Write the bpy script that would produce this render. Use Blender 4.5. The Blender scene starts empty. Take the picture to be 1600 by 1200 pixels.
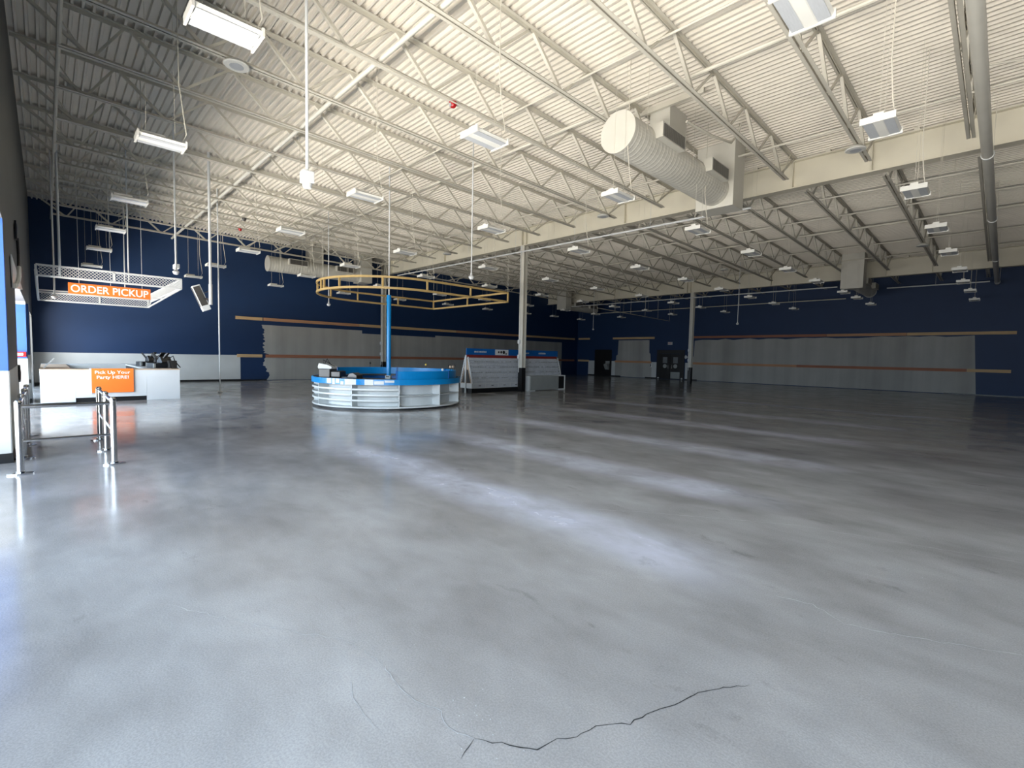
import bpy, bmesh, math, random
from mathutils import Vector, Matrix
random.seed(7)
C = bpy.context.scene.collection
SC = bpy.context.scene
PI = math.pi
ORD = ['first', 'second', 'third', 'fourth', 'fifth', 'sixth', 'seventh', 'eighth', 'ninth', 'tenth', 'eleventh', 'twelfth',
       'thirteenth', 'fourteenth', 'fifteenth', 'sixteenth', 'seventeenth', 'eighteenth']

# ------------------------------------------------------------------ camera
cam = bpy.data.cameras.new('camera'); co = bpy.data.objects.new('camera', cam); C.objects.link(co)
cam.sensor_width = 36; cam.lens = 36 * 744.13 / 1600; cam.clip_start = .05; cam.clip_end = 300
yaw, pitch, roll = -.795816, -.0579923, .0206212
fw = Vector((math.sin(yaw) * math.cos(pitch), math.cos(yaw) * math.cos(pitch), math.sin(pitch)))
rt = Vector((math.cos(yaw), -math.sin(yaw), 0)); up = rt.cross(fw)
r2 = math.cos(roll) * rt + math.sin(roll) * up; u2 = -math.sin(roll) * rt + math.cos(roll) * up
co.matrix_world = Matrix(((r2.x, u2.x, -fw.x, 0), (r2.y, u2.y, -fw.y, 0), (r2.z, u2.z, -fw.z, 1.65), (0, 0, 0, 1)))
SC.camera = co

# ------------------------------------------------------------------ view, world, daylight
vs = SC.view_settings
vs.view_transform = 'Standard'; vs.look = 'None'; vs.exposure = 0.32; vs.gamma = 1; vs.use_curve_mapping = False
SC.cycles.use_denoising = True
SC.cycles.max_bounces = 8; SC.cycles.diffuse_bounces = 5; SC.cycles.glossy_bounces = 4
SC.cycles.caustics_reflective = False; SC.cycles.caustics_refractive = False
SC.cycles.sample_clamp_indirect = 6
w = bpy.data.worlds.new('sky'); SC.world = w; w.use_nodes = True
w.node_tree.nodes['Background'].inputs[0].default_value = (.55, .75, 1, 1)
w.node_tree.nodes['Background'].inputs[1].default_value = 1.2


def area(name, loc, rot, sx, sy, power, col, spread=PI):
    l = bpy.data.lights.new(name, 'AREA'); l.shape = 'RECTANGLE'; l.size = sx; l.size_y = sy
    l.energy = power; l.color = col; l.spread = spread
    o = bpy.data.objects.new(name, l); o.location = loc; o.rotation_euler = rot; C.objects.link(o)
    return o


# daylight at the entrance glazing, the side door glazing and the sunlit paving outside
area('daylight_entrance', (-3, -14, 5.6), (PI / 2, 0, 0), 60, 7, 16000, (.74, .87, 1))
area('daylight_side_door', (-16.2, -1.35, 1.5), (PI / 2, 0, 0), 6.2, 2.8, 120, (.60, .78, 1))
area('daylight_side_window', (-24.3, -1.35, 1.5), (PI / 2, 0, 0), 6.2, 2.7, 90, (.60, .78, 1))
area('sunlit_paving', (-6, -3.5, .04), (PI, 0, 0), 46, 2.3, 12500, (1, .935, .84))
area('sunlit_paving_far', (-6, -9.5, .04), (PI, 0, 0), 50, 8.5, 12500, (1, .935, .84))


# ------------------------------------------------------------------ materials
def lin(c):
    return tuple(((v / 255) / 12.92 if v / 255 <= .04045 else ((v / 255 + .055) / 1.055) ** 2.4) for v in c)


def mat(name, col, rough=.5, metal=0., var=.06, scale=3., bump=0., spec=.5, stretch=None, coat=0., coat_r=.1, emit=None):
    m = bpy.data.materials.new(name); m.use_nodes = True
    nt = m.node_tree; b = nt.nodes['Principled BSDF']; c = lin(col)
    b.inputs['Roughness'].default_value = rough; b.inputs['Metallic'].default_value = metal
    b.inputs['Specular IOR Level'].default_value = spec
    if coat: b.inputs['Coat Weight'].default_value = coat; b.inputs['Coat Roughness'].default_value = coat_r
    tc = nt.nodes.new('ShaderNodeTexCoord'); mp = nt.nodes.new('ShaderNodeMapping')
    nt.links.new(tc.outputs['Object'], mp.inputs[0])
    if stretch: mp.inputs['Scale'].default_value = stretch
    n = nt.nodes.new('ShaderNodeTexNoise'); n.inputs['Scale'].default_value = scale; n.inputs['Detail'].default_value = 5
    nt.links.new(mp.outputs[0], n.inputs['Vector'])
    r = nt.nodes.new('ShaderNodeValToRGB')
    r.color_ramp.elements[0].position = .3; r.color_ramp.elements[1].position = .7
    r.color_ramp.elements[0].color = (*[max(0, v * (1 - var)) for v in c], 1)
    r.color_ramp.elements[1].color = (*[min(1, v * (1 + var)) for v in c], 1)
    nt.links.new(n.outputs['Fac'], r.inputs[0]); nt.links.new(r.outputs[0], b.inputs['Base Color'])
    if bump:
        bp = nt.nodes.new('ShaderNodeBump'); bp.inputs['Strength'].default_value = bump
        nt.links.new(n.outputs['Fac'], bp.inputs['Height']); nt.links.new(bp.outputs[0], b.inputs['Normal'])
    return m


M = {}
M['deck'] = mat('painted_deck', (217, 211, 199), .55, var=.05, scale=.8)
M['steel'] = mat('painted_steel', (204, 200, 187), .5, var=.05, scale=2)
M['girder'] = mat('painted_girder', (208, 203, 186), .5, var=.07, scale=.7)
M['galv'] = mat('painted_duct', (202, 200, 190), .38, var=.04, scale=2)
M['white'] = mat('white_enamel', (208, 211, 212), .35, var=.03)
M['offwhite'] = mat('fixture_white', (214, 214, 208), .4, var=.02)
M['lens'] = mat('fixture_lens', (176, 180, 184), .3, var=.05, scale=9, stretch=(8, 1, 1))
M['navy'] = mat('navy_paint', (8, 44, 84), .6, var=.05, scale=1.2)
M['navy2'] = mat('mid_blue_paint', (40, 84, 160), .55, var=.05)
M['char'] = mat('dark_grey_paint', (84, 86, 86), .6, var=.06, scale=1.2)
M['wains'] = mat('light_grey_paint', (196, 199, 198), .6, var=.04, scale=1.5)
M['black'] = mat('black_rubber', (16, 16, 18), .45, var=.1)
M['satin'] = mat('black_paint', (22, 22, 24), .3, var=.1)
M['chrome'] = mat('brushed_stainless', (205, 205, 205), .16, 1., var=.04, scale=30)
M['lam'] = mat('white_laminate', (205, 208, 210), .3, var=.02)
M['edge'] = mat('birch_edge', (186, 164, 142), .55, var=.1)
M['orange'] = mat('orange_acrylic', (238, 118, 44), .35, var=.02)
M['letter'] = mat('white_letter', (246, 246, 242), .4, var=.01)
M['dblue'] = mat('bright_blue_laminate', (4, 130, 198), .28, var=.04, scale=2)
M['shelf'] = mat('white_metal_shelf', (204, 208, 208), .35, var=.03)
M['dark'] = mat('dark_grey_top', (62, 60, 58), .4, var=.1)
M['wood'] = mat('raw_lumber', (186, 140, 104), .7, var=.2, scale=2, stretch=(.6, .6, 12))
M['wood2'] = mat('raw_lumber_reddish', (158, 104, 78), .7, var=.2, scale=2, stretch=(.6, .6, 12))
M['wood3'] = mat('raw_lumber_pale', (200, 168, 124), .7, var=.2, scale=2, stretch=(.6, .6, 12))
M['gold'] = mat('tan_tube', (176, 150, 98), .4, .0, var=.08)
M['red'] = mat('red_plastic', (168, 18, 22), .3, var=.03)
M['grille'] = mat('grille_grey', (112, 110, 104), .5, var=.3, scale=40, stretch=(1, 1, .05))
M['rack'] = mat('pale_grey_wire', (196, 200, 206), .45, var=.1, scale=4)
M['panelg'] = mat('grey_laminate', (146, 150, 148), .4, var=.05)
M['sky'] = mat('header_blue', (6, 88, 160), .35, var=.04)
M['rust'] = mat('dark_red_strip', (128, 40, 34), .5, var=.08)
M['yellow'] = mat('yellow_bulb', (220, 190, 90), .4, var=.1)
M['pglass'] = mat('grey_glass', (120, 124, 128), .15, var=.1)
M['grime'] = mat('crack_dark', (46, 46, 46), .9, var=.3)
M['mark'] = mat('crack_pale', (178, 180, 182), .7, var=.2)


def gypsum():
    m = bpy.data.materials.new('bare_gypsum_board'); m.use_nodes = True; nt = m.node_tree; b = nt.nodes['Principled BSDF']
    b.inputs['Roughness'].default_value = .85
    tc = nt.nodes.new('ShaderNodeTexCoord'); mp = nt.nodes.new('ShaderNodeMapping'); mp.inputs['Scale'].default_value = (1.1, 1.1, .05)
    nt.links.new(tc.outputs['Object'], mp.inputs[0])
    n = nt.nodes.new('ShaderNodeTexNoise'); n.inputs['Scale'].default_value = 1.3; n.inputs['Detail'].default_value = 3
    nt.links.new(mp.outputs[0], n.inputs['Vector'])
    r = nt.nodes.new('ShaderNodeValToRGB'); e = r.color_ramp.elements
    e[0].position = .2; e[0].color = (*lin((150, 149, 144)), 1); e[1].position = .85; e[1].color = (*lin((186, 185, 180)), 1)
    nt.links.new(n.outputs['Fac'], r.inputs[0])
    n2 = nt.nodes.new('ShaderNodeTexNoise'); n2.inputs['Scale'].default_value = 1.1; n2.inputs['Detail'].default_value = 6
    nt.links.new(tc.outputs['Object'], n2.inputs['Vector'])
    mx = nt.nodes.new('ShaderNodeMix'); mx.data_type = 'RGBA'; mx.blend_type = 'MULTIPLY'; mx.inputs[0].default_value = .35
    nt.links.new(r.outputs[0], mx.inputs[6])
    r2_ = nt.nodes.new('ShaderNodeValToRGB'); r2_.color_ramp.elements[0].position = .2; r2_.color_ramp.elements[0].color = (.7, .7, .7, 1)
    r2_.color_ramp.elements[1].position = .65
    nt.links.new(n2.outputs['Fac'], r2_.inputs[0]); nt.links.new(r2_.outputs[0], mx.inputs[7])
    nt.links.new(mx.outputs[2], b.inputs['Base Color'])
    return m


M['gyp'] = gypsum()


def concrete():
    m = bpy.data.materials.new('polished_concrete'); m.use_nodes = True; nt = m.node_tree; L = nt.links; N = nt.nodes
    b = N['Principled BSDF']
    tc = N.new('ShaderNodeTexCoord')

    def noise(scale, det, sc=(1, 1, 1), rough=.5, dist=0., off=0.):
        mp = N.new('ShaderNodeMapping'); mp.inputs['Scale'].default_value = sc; mp.inputs['Location'].default_value = (off, off, 0)
        L.new(tc.outputs['Object'], mp.inputs[0])
        n = N.new('ShaderNodeTexNoise'); n.inputs['Scale'].default_value = scale; n.inputs['Detail'].default_value = det
        n.inputs['Roughness'].default_value = rough; n.inputs['Distortion'].default_value = dist
        L.new(mp.outputs[0], n.inputs['Vector']); return n.outputs['Fac']

    def ramp(f, a, ca, z, cz):
        r = N.new('ShaderNodeValToRGB'); e = r.color_ramp.elements
        e[0].position = a; e[0].color = (*ca, 1); e[1].position = z; e[1].color = (*cz, 1); L.new(f, r.inputs[0]); return r.outputs[0]

    def mix(fac, a, c_, kind='MIX'):
        x = N.new('ShaderNodeMix'); x.data_type = 'RGBA'; x.blend_type = kind
        if isinstance(fac, float): x.inputs[0].default_value = fac
        else: L.new(fac, x.inputs[0])
        for s, v in ((6, a), (7, c_)):
            if isinstance(v, tuple): x.inputs[s].default_value = (*v, 1)
            else: L.new(v, x.inputs[s])
        return x.outputs[2]

    def math_(op, a, c_=None):
        x = N.new('ShaderNodeMath'); x.operation = op; x.use_clamp = True
        for s, v in ((0, a), (1, c_)):
            if v is None: continue
            if isinstance(v, (int, float)): x.inputs[s].default_value = v
            else: L.new(v, x.inputs[s])
        return x.outputs[0]
    base = ramp(noise(.5, 4, (1, 1.5, 1), .5, .1), .32, lin((148, 146, 145)), .68, lin((180, 180, 180)))
    base = mix(.65, base, ramp(noise(1.6, 6, (1, 1.7, 1), .58, .25, 9.), .3, (.72, .71, .71), .68, (1.05, 1.05, 1.06)), 'MULTIPLY')
    base = mix(.38, base, ramp(noise(105, 3, (1, 1, 1), .7), .38, (.55, .55, .56), .62, (1.1, 1.1, 1.1)), 'MULTIPLY')
    # pale bluish runs: soft wavering strips along X
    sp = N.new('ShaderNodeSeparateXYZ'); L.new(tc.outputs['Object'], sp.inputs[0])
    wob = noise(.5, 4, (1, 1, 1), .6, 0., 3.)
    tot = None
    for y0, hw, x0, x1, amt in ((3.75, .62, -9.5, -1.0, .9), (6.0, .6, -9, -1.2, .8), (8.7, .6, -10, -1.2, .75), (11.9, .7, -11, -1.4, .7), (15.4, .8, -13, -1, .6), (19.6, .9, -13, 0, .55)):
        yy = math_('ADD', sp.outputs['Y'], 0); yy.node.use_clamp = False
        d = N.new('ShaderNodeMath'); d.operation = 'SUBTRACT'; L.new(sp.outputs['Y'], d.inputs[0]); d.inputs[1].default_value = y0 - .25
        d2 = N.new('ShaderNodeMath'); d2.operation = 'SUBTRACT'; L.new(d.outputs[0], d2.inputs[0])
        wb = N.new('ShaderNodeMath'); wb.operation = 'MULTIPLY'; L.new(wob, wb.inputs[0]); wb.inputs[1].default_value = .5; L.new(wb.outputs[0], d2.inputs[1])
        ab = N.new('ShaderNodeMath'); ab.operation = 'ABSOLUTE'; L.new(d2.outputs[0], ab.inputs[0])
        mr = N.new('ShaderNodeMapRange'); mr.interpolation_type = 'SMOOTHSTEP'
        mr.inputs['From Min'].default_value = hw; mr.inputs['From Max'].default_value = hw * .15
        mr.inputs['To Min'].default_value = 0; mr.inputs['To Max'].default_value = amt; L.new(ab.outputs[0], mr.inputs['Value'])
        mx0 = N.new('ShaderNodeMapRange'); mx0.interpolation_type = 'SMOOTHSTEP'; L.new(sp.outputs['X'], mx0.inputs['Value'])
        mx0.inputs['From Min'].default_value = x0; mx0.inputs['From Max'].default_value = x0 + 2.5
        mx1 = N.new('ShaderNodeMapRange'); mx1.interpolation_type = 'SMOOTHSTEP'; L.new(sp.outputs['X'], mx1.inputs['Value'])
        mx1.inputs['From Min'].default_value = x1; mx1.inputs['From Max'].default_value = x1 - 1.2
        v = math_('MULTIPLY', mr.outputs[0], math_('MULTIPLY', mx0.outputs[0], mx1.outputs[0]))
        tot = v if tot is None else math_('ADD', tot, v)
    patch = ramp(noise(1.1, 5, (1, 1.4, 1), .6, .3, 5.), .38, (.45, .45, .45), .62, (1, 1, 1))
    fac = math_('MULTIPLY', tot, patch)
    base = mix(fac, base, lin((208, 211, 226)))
    # small dark scuffs
    sc = ramp(noise(1.3, 8, (1, 2, 1), .7, .4, 21.), .615, (0, 0, 0), .75, (1, 1, 1))
    base = mix(math_('MULTIPLY', sc, .42), base, lin((62, 58, 56)))
    L.new(base, b.inputs['Base Color'])
    b.inputs['Specular IOR Level'].default_value = .5
    rr = ramp(noise(.9, 4, (1, 1.5, 1), .5, .1, 13.), .35, (.11, .11, .11), .7, (.22, .22, .22))
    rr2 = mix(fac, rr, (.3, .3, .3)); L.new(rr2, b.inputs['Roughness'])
    bp = N.new('ShaderNodeBump'); bp.inputs['Strength'].default_value = .04; bp.inputs['Distance'].default_value = .008
    L.new(noise(5, 6, (1, 1, 1), .7), bp.inputs['Height']); L.new(bp.outputs[0], b.inputs['Normal'])
    return m


M['floor'] = concrete()


# ------------------------------------------------------------------ builders
class MB:
    def __init__(s): s.bm = bmesh.new()

    def box(s, x0, x1, y0, y1, z0, z1):
        v = [s.bm.verts.new(p) for p in ((x0, y0, z0), (x1, y0, z0), (x1, y1, z0), (x0, y1, z0), (x0, y0, z1), (x1, y0, z1), (x1, y1, z1), (x0, y1, z1))]
        for f in ((3, 2, 1, 0), (4, 5, 6, 7), (0, 1, 5, 4), (1, 2, 6, 5), (2, 3, 7, 6), (3, 0, 4, 7)): s.bm.faces.new([v[i] for i in f])
        return s

    def prism(s, pts, axis, a, b):
        """closed outline pts (2-D) pushed along axis from a to b"""
        def P(p, t):
            return {'x': (t, p[0], p[1]), 'y': (p[0], t, p[1]), 'z': (p[0], p[1], t)}[axis]
        A = [s.bm.verts.new(P(p, a)) for p in pts]; B = [s.bm.verts.new(P(p, b)) for p in pts]; n = len(pts)
        for i in range(n): s.bm.faces.new((A[i], A[(i + 1) % n], B[(i + 1) % n], B[i]))
        s.bm.faces.new(A[::-1]); s.bm.faces.new(B)
        return s

    def bar(s, p, q, wd, ht=None, n=0, r=0, upv=(0, 0, 1)):
        """rectangular bar wd x ht, or round rod (n sides, radius r), from p to q"""
        p = Vector(p); q = Vector(q); d = (q - p).normalized(); u = Vector(upv)
        if abs(d.dot(u)) > .98: u = Vector((1, 0, 0))
        a = d.cross(u).normalized(); b = a.cross(d).normalized()
        if n:
            off = [a * (r * math.cos(2 * PI * k / n)) + b * (r * math.sin(2 * PI * k / n)) for k in range(n)]
        else:
            ht = ht or wd
            off = [a * (wd / 2 * i) + b * (ht / 2 * j) for i, j in ((-1, -1), (1, -1), (1, 1), (-1, 1))]
        A = [s.bm.verts.new(p + o) for o in off]; B = [s.bm.verts.new(q + o) for o in off]; m = len(off)
        for i in range(m): s.bm.faces.new((A[i], A[(i + 1) % m], B[(i + 1) % m], B[i]))
        s.bm.faces.new(A[::-1]); s.bm.faces.new(B)
        return s

    def rod(s, p, q, r, n=8): return s.bar(p, q, 0, n=n, r=r)

    def tube(s, pts, r, n=8, closed=False, wd=None, ht=None):
        """swept round (or wd x ht rectangular) tube through points"""
        P = [Vector(p) for p in pts]; m = len(P); rings = []
        for i, p in enumerate(P):
            if closed: d = (P[(i + 1) % m] - P[i - 1]).normalized()
            else: d = (P[min(i + 1, m - 1)] - P[max(i - 1, 0)]).normalized()
            u = Vector((0, 0, 1))
            if abs(d.dot(u)) > .95: u = Vector((1, 0, 0))
            a = d.cross(u).normalized(); b = a.cross(d).normalized()
            if wd: off = [a * (wd / 2 * i_) + b * (ht / 2 * j) for i_, j in ((-1, -1), (1, -1), (1, 1), (-1, 1))]
            else: off = [a * (r * math.cos(2 * PI * k / n)) + b * (r * math.sin(2 * PI * k / n)) for k in range(n)]
            rings.append([s.bm.verts.new(p + o) for o in off])
        k = len(rings[0])
        for i in range(m if closed else m - 1):
            A = rings[i]; B = rings[(i + 1) % m]
            for j in range(k): s.bm.faces.new((A[j], A[(j + 1) % k], B[(j + 1) % k], B[j]))
        if not closed: s.bm.faces.new(rings[0][::-1]); s.bm.faces.new(rings[-1])
        return s

    def lathe(s, prof, n=24, c=(0, 0, 0), axis='z', a0=0., a1=2 * PI):
        full = abs(a1 - a0 - 2 * PI) < 1e-6; m = n if full else n + 1; rings = []
        for r, h in prof:
            ring = []
            for k in range(m):
                t = a0 + (a1 - a0) * k / n; x, y = r * math.cos(t), r * math.sin(t)
                p = (x, y, h) if axis == 'z' else ((x, h, y) if axis == 'y' else (h, x, y))
                ring.append(s.bm.verts.new((c[0] + p[0], c[1] + p[1], c[2] + p[2])))
            rings.append(ring)
        for A, B in zip(rings, rings[1:]):
            for j in range(m if full else m - 1):
                try: s.bm.faces.new((A[j], A[(j + 1) % m], B[(j + 1) % m], B[j]))
                except ValueError: pass
        return s

    def arcbox(s, c, r0, r1, a0, a1, z0, z1, n=48):
        """ring segment solid, radii r0..r1, angles a0..a1 (radians)"""
        full = abs(a1 - a0 - 2 * PI) < 1e-4; m = n if full else n + 1; R = []
        for k in range(m):
            t = a0 + (a1 - a0) * k / n; cx, sx = math.cos(t), math.sin(t)
            R.append([s.bm.verts.new((c[0] + r * cx, c[1] + r * sx, z)) for r, z in ((r0, z0), (r1, z0), (r1, z1), (r0, z1))])
        for k in range(m if full else m - 1):
            A = R[k]; B = R[(k + 1) % m]
            for j in range(4): s.bm.faces.new((A[j], A[(j + 1) % 4], B[(j + 1) % 4], B[j]))
        if not full: s.bm.faces.new(R[0][::-1]); s.bm.faces.new(R[-1])
        return s

    def build(s, name, m, parent=None, smooth=False, bevel=0):
        bmesh.ops.remove_doubles(s.bm, verts=s.bm.verts, dist=1e-6)
        bmesh.ops.recalc_face_normals(s.bm, faces=s.bm.faces)
        me = bpy.data.meshes.new(name); s.bm.to_mesh(me); s.bm.free()
        me.materials.append(m if not isinstance(m, str) else M[m])
        if smooth:
            for p in me.polygons: p.use_smooth = True
            try: me.set_sharp_from_angle(angle=.6)
            except Exception: pass
        o = bpy.data.objects.new(name, me); C.objects.link(o); o.parent = parent
        if bevel:
            b = o.modifiers.new('bevel', 'BEVEL'); b.width = bevel; b.segments = 2; b.limit_method = 'ANGLE'
        return o


def tag(o, label, cat, group=None, kind=None):
    o['label'] = label; o['category'] = cat
    if group: o['group'] = group
    if kind: o['kind'] = kind
    return o


def thing(name, label, cat, loc=(0, 0, 0), rz=0, group=None, kind='thing'):
    o = bpy.data.objects.new(name, None); o.empty_display_size = .1; C.objects.link(o)
    o.location = loc; o.rotation_euler = (0, 0, rz)
    return tag(o, label, cat, group, kind)


def st(o): o['kind'] = 'structure'; return o


def kids(o): return [c for c in bpy.data.objects if c.parent == o]


def clone(tree, loc, label, group=None, rz=None):
    """tree = (root, [(child, [grandchildren])])"""
    root, ch = tree
    r = root.copy(); C.objects.link(r); r.location = loc; r['label'] = label
    if rz is not None: r.rotation_euler = (0, 0, rz)
    if group: r['group'] = group
    for c, gs in ch:
        d = c.copy(); C.objects.link(d); d.parent = r
        for g in gs:
            e = g.copy(); C.objects.link(e); e.parent = d
    return r


def tree_of(root): return (root, [(c, kids(c)) for c in kids(root)])


def text(name, s, m, parent, origin, xdir, ydir, width, height, depth=.012, spacing=1., bold=.0):
    """raised lettering; width/height = size of the whole word"""
    cu = bpy.data.curves.new(name, 'FONT'); cu.body = s; cu.extrude = depth / 2; cu.offset = bold; cu.space_character = spacing
    cu.align_x = 'CENTER'; cu.align_y = 'CENTER'
    o = bpy.data.objects.new(name, cu); C.objects.link(o)
    bpy.context.view_layer.update()
    dg = bpy.context.evaluated_depsgraph_get(); me = bpy.data.meshes.new_from_object(o.evaluated_get(dg))
    bpy.data.objects.remove(o)
    xs = [v.co.x for v in me.vertices]; ys = [v.co.y for v in me.vertices]
    cx, cy = (min(xs) + max(xs)) / 2, (min(ys) + max(ys)) / 2
    sx, sy = width / (max(xs) - min(xs)), height / (max(ys) - min(ys))
    X = Vector(xdir).normalized(); Y = Vector(ydir).normalized(); Z = X.cross(Y); O = Vector(origin)
    for v in me.vertices: v.co = O + X * ((v.co.x - cx) * sx) + Y * ((v.co.y - cy) * sy) + Z * v.co.z
    me.materials.clear(); me.materials.append(M[m])
    o = bpy.data.objects.new(name, me); C.objects.link(o); o.parent = parent
    return o


# ------------------------------------------------------------------ the place
XL, XR, YB, YF = -29.1, 9.0, 37.4, -.38
def deck_z(y): return 7.91 - .015 * y
def chord_z(y): return 7.13 - .015 * y


def hang_z(x, y):
    """height something hung at (x, y) is fixed at: the joist it hangs under, else the deck"""
    g, s = (-.75, 1.92) if y < 16.1 else ((-.6, 1.905) if y < 32.9 else (-.7, 1.92))
    off = abs((x - g) / s - round((x - g) / s)) * s
    return chord_z(y) - .022 if off < .08 and not 15.1 < y < 16.9 and not 32 < y < 33.7 else deck_z(y) - .002


# floor
st(MB().box(XL - .3, XR + .3, -24, YB + .3, -.25, 0).build('floor', 'floor'))
fl = bpy.data.objects['floor']


def strip(name, pts, wd, m, z=.0012, jitter=0., seed=1):
    rnd = random.Random(seed); P = []
    for a, b in zip(pts, pts[1:]):
        a = Vector((*a, 0)); b = Vector((*b, 0)); k = max(2, int((b - a).length / .035))
        for i in range(k):
            t = i / k; q = a.lerp(b, t); q += Vector((rnd.uniform(-jitter, jitter), rnd.uniform(-jitter, jitter), 0)); P.append(q)
    P.append(Vector((*pts[-1], 0)))
    bm = bmesh.new(); prev = None
    for i, p in enumerate(P):
        d = (P[min(i + 1, len(P) - 1)] - P[max(i - 1, 0)]).normalized(); nrm = Vector((-d.y, d.x, 0))
        ww = wd * rnd.uniform(.35, 1.) / 2
        if i in (0, len(P) - 1): ww *= .2
        a = bm.verts.new(p + nrm * ww + Vector((0, 0, z))); b = bm.verts.new(p - nrm * ww + Vector((0, 0, z)))
        if prev: bm.faces.new((prev[0], a, b, prev[1]))
        prev = (a, b)
    me = bpy.data.meshes.new(name); bm.to_mesh(me); bm.free(); me.materials.append(M[m])
    o = bpy.data.objects.new(name, me); C.objects.link(o); o.parent = fl
    return o


strip('crack', [(-2.19, 1.24), (-2.07, 1.22), (-1.9, 1.21), (-1.86, 1.22), (-1.72, 1.27), (-1.62, 1.23), (-1.49, 1.28)], .005, 'mark', jitter=.006, seed=2)
strip('crack', [(-1.49, 1.28), (-1.36, 1.37), (-1.27, 1.44), (-1.25, 1.54), (-1.2, 1.61), (-1.18, 1.72), (-1.08, 1.85), (-1.06, 1.96), (-1.0, 2.1), (-.96, 2.28), (-.8, 2.53)], .006, 'grime', jitter=.007, seed=3)
strip('crack', [(-1.49, 1.28), (-1.45, 1.17)], .004, 'grime', jitter=.005, seed=4)
strip('crack', [(-3.68, .52), (-3.07, .85), (-2.54, 1.19), (-2.19, 1.24)], .003, 'mark', jitter=.01, seed=5)
strip('crack', [(-5.78, 3.66), (-4.1, 3.53), (-3.55, 3.81), (-2.63, 4.55), (-1.37, 5.39), (-.49, 5.64), (.24, 5.85)], .0035, 'mark', jitter=.012, seed=6)
strip('crack', [(-1.02, 3.65), (-.8, 3.7), (-.59, 3.58), (-.38, 3.66), (-.15, 3.78), (.19, 3.96)], .005, 'mark', jitter=.01, seed=7)
strip('crack', [(-2.21, 1.07), (-2.08, 1.01), (-1.93, 1.0), (-1.77, 1.0)], .003, 'mark', jitter=.003, seed=8)
bm = bmesh.new(); rnd = random.Random(11)
for k in range(70):                                            # crumbs of grit stuck to the slab
    if k < 45: x, y = rnd.uniform(-8, 0), rnd.uniform(.9, 9)
    else: x, y = -1.55 + rnd.gauss(0, .12), 1.4 + rnd.gauss(0, .1)
    if x < -9 + 2 * y * 0: continue
    s_ = rnd.uniform(.0015, .004)
    bmesh.ops.create_icosphere(bm, subdivisions=1, radius=s_, matrix=Matrix.Translation((x, y, s_ * .3)) @ Matrix.Diagonal((1.4, 1, .35, 1)))
me = bpy.data.meshes.new('grit'); bm.to_mesh(me); bm.free(); me.materials.append(M['mark'])
g = bpy.data.objects.new('grit', me); C.objects.link(g); g.parent = fl; g['kind'] = 'stuff'

# ceiling: ribbed metal deck, ribs run along X
bm = bmesh.new(); y = YF - .3; prev = None; prof = []
while y < YB + .3:
    for dy, dz in ((0, .07), (.084, .07), (.098, 0), (.138, 0)): prof.append((y + dy, dz))
    y += .1524
rows = []
for yy, dz in prof:
    z = deck_z(yy) + dz
    rows.append((bm.verts.new((XL - .3, yy, z)), bm.verts.new((XR + .3, yy, z))))
for a, b in zip(rows, rows[1:]): bm.faces.new((a[0], a[1], b[1], b[0]))
top = [(bm.verts.new((XL - .3, yy, deck_z(yy) + .16)), bm.verts.new((XR + .3, yy, deck_z(yy) + .16))) for yy in (prof[0][0], prof[-1][0])]
bm.faces.new((top[0][0], top[0][1], top[1][1], top[1][0])); bm.faces.new((rows[0][0], rows[0][1], top[0][1], top[0][0])); bm.faces.new((rows[-1][0], rows[-1][1], top[1][1], top[1][0]))
me = bpy.data.meshes.new('ceiling'); bm.to_mesh(me); bm.free(); me.materials.append(M['deck'])
o = bpy.data.objects.new('ceiling', me); C.objects.link(o); st(o)

# walls
ZT = 8.0
wl = st(MB().box(XL - .3, XL, YF - .3, YB + .3, 0, ZT).build('wall_left', 'navy'))
wb = st(MB().box(XL, XR, YB, YB + .3, 0, ZT).build('wall_back', 'navy'))
st(MB().box(XR, XR + .3, YF - .3, YB + .3, 0, ZT).build('wall_right', 'navy'))
q = MB()
q.box(XL, -27.8, YF - .3, YF, 0, ZT).box(-27.8, -21.2, YF - .3, YF, 2.9, ZT).box(-21.2, -19.5, YF - .3, YF, 0, ZT).box(-12.9, -9.7, YF - .3, YF, 0, ZT).box(-19.5, -12.9, YF - .3, YF, 2.92, ZT).box(-9.7, 8.2, YF - .3, YF, 3.4, ZT).box(8.2, XR, YF - .3, YF, 0, ZT)
q.box(-21.2, -20.1, YF, -.33, 0, 2.9)
q.box(-9.95, -9.7, -3.2, YF - .3, 0, 3.6).box(-19.75, -19.5, -1.6, YF - .3, 0, 3.3).box(-12.9, -12.65, -1.6, YF - .3, 0, 3.3)
q.box(8.2, 8.45, -3.2, YF - .3, 0, 3.6)
wf = st(q.build('wall_front', 'char'))
MB().box(-9.7, -9.69, -3.2, YF, 1.3, 3.4).box(-19.5, -19.49, -1.6, YF, 1.3, 2.84).box(-20.1, -20.09, YF, -.33, 1.4, 2.9).box(-9.9, -9.7, YF, YF + .003, 1.3, 2.9).build('blue_paint', M['navy2'], wf)
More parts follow.
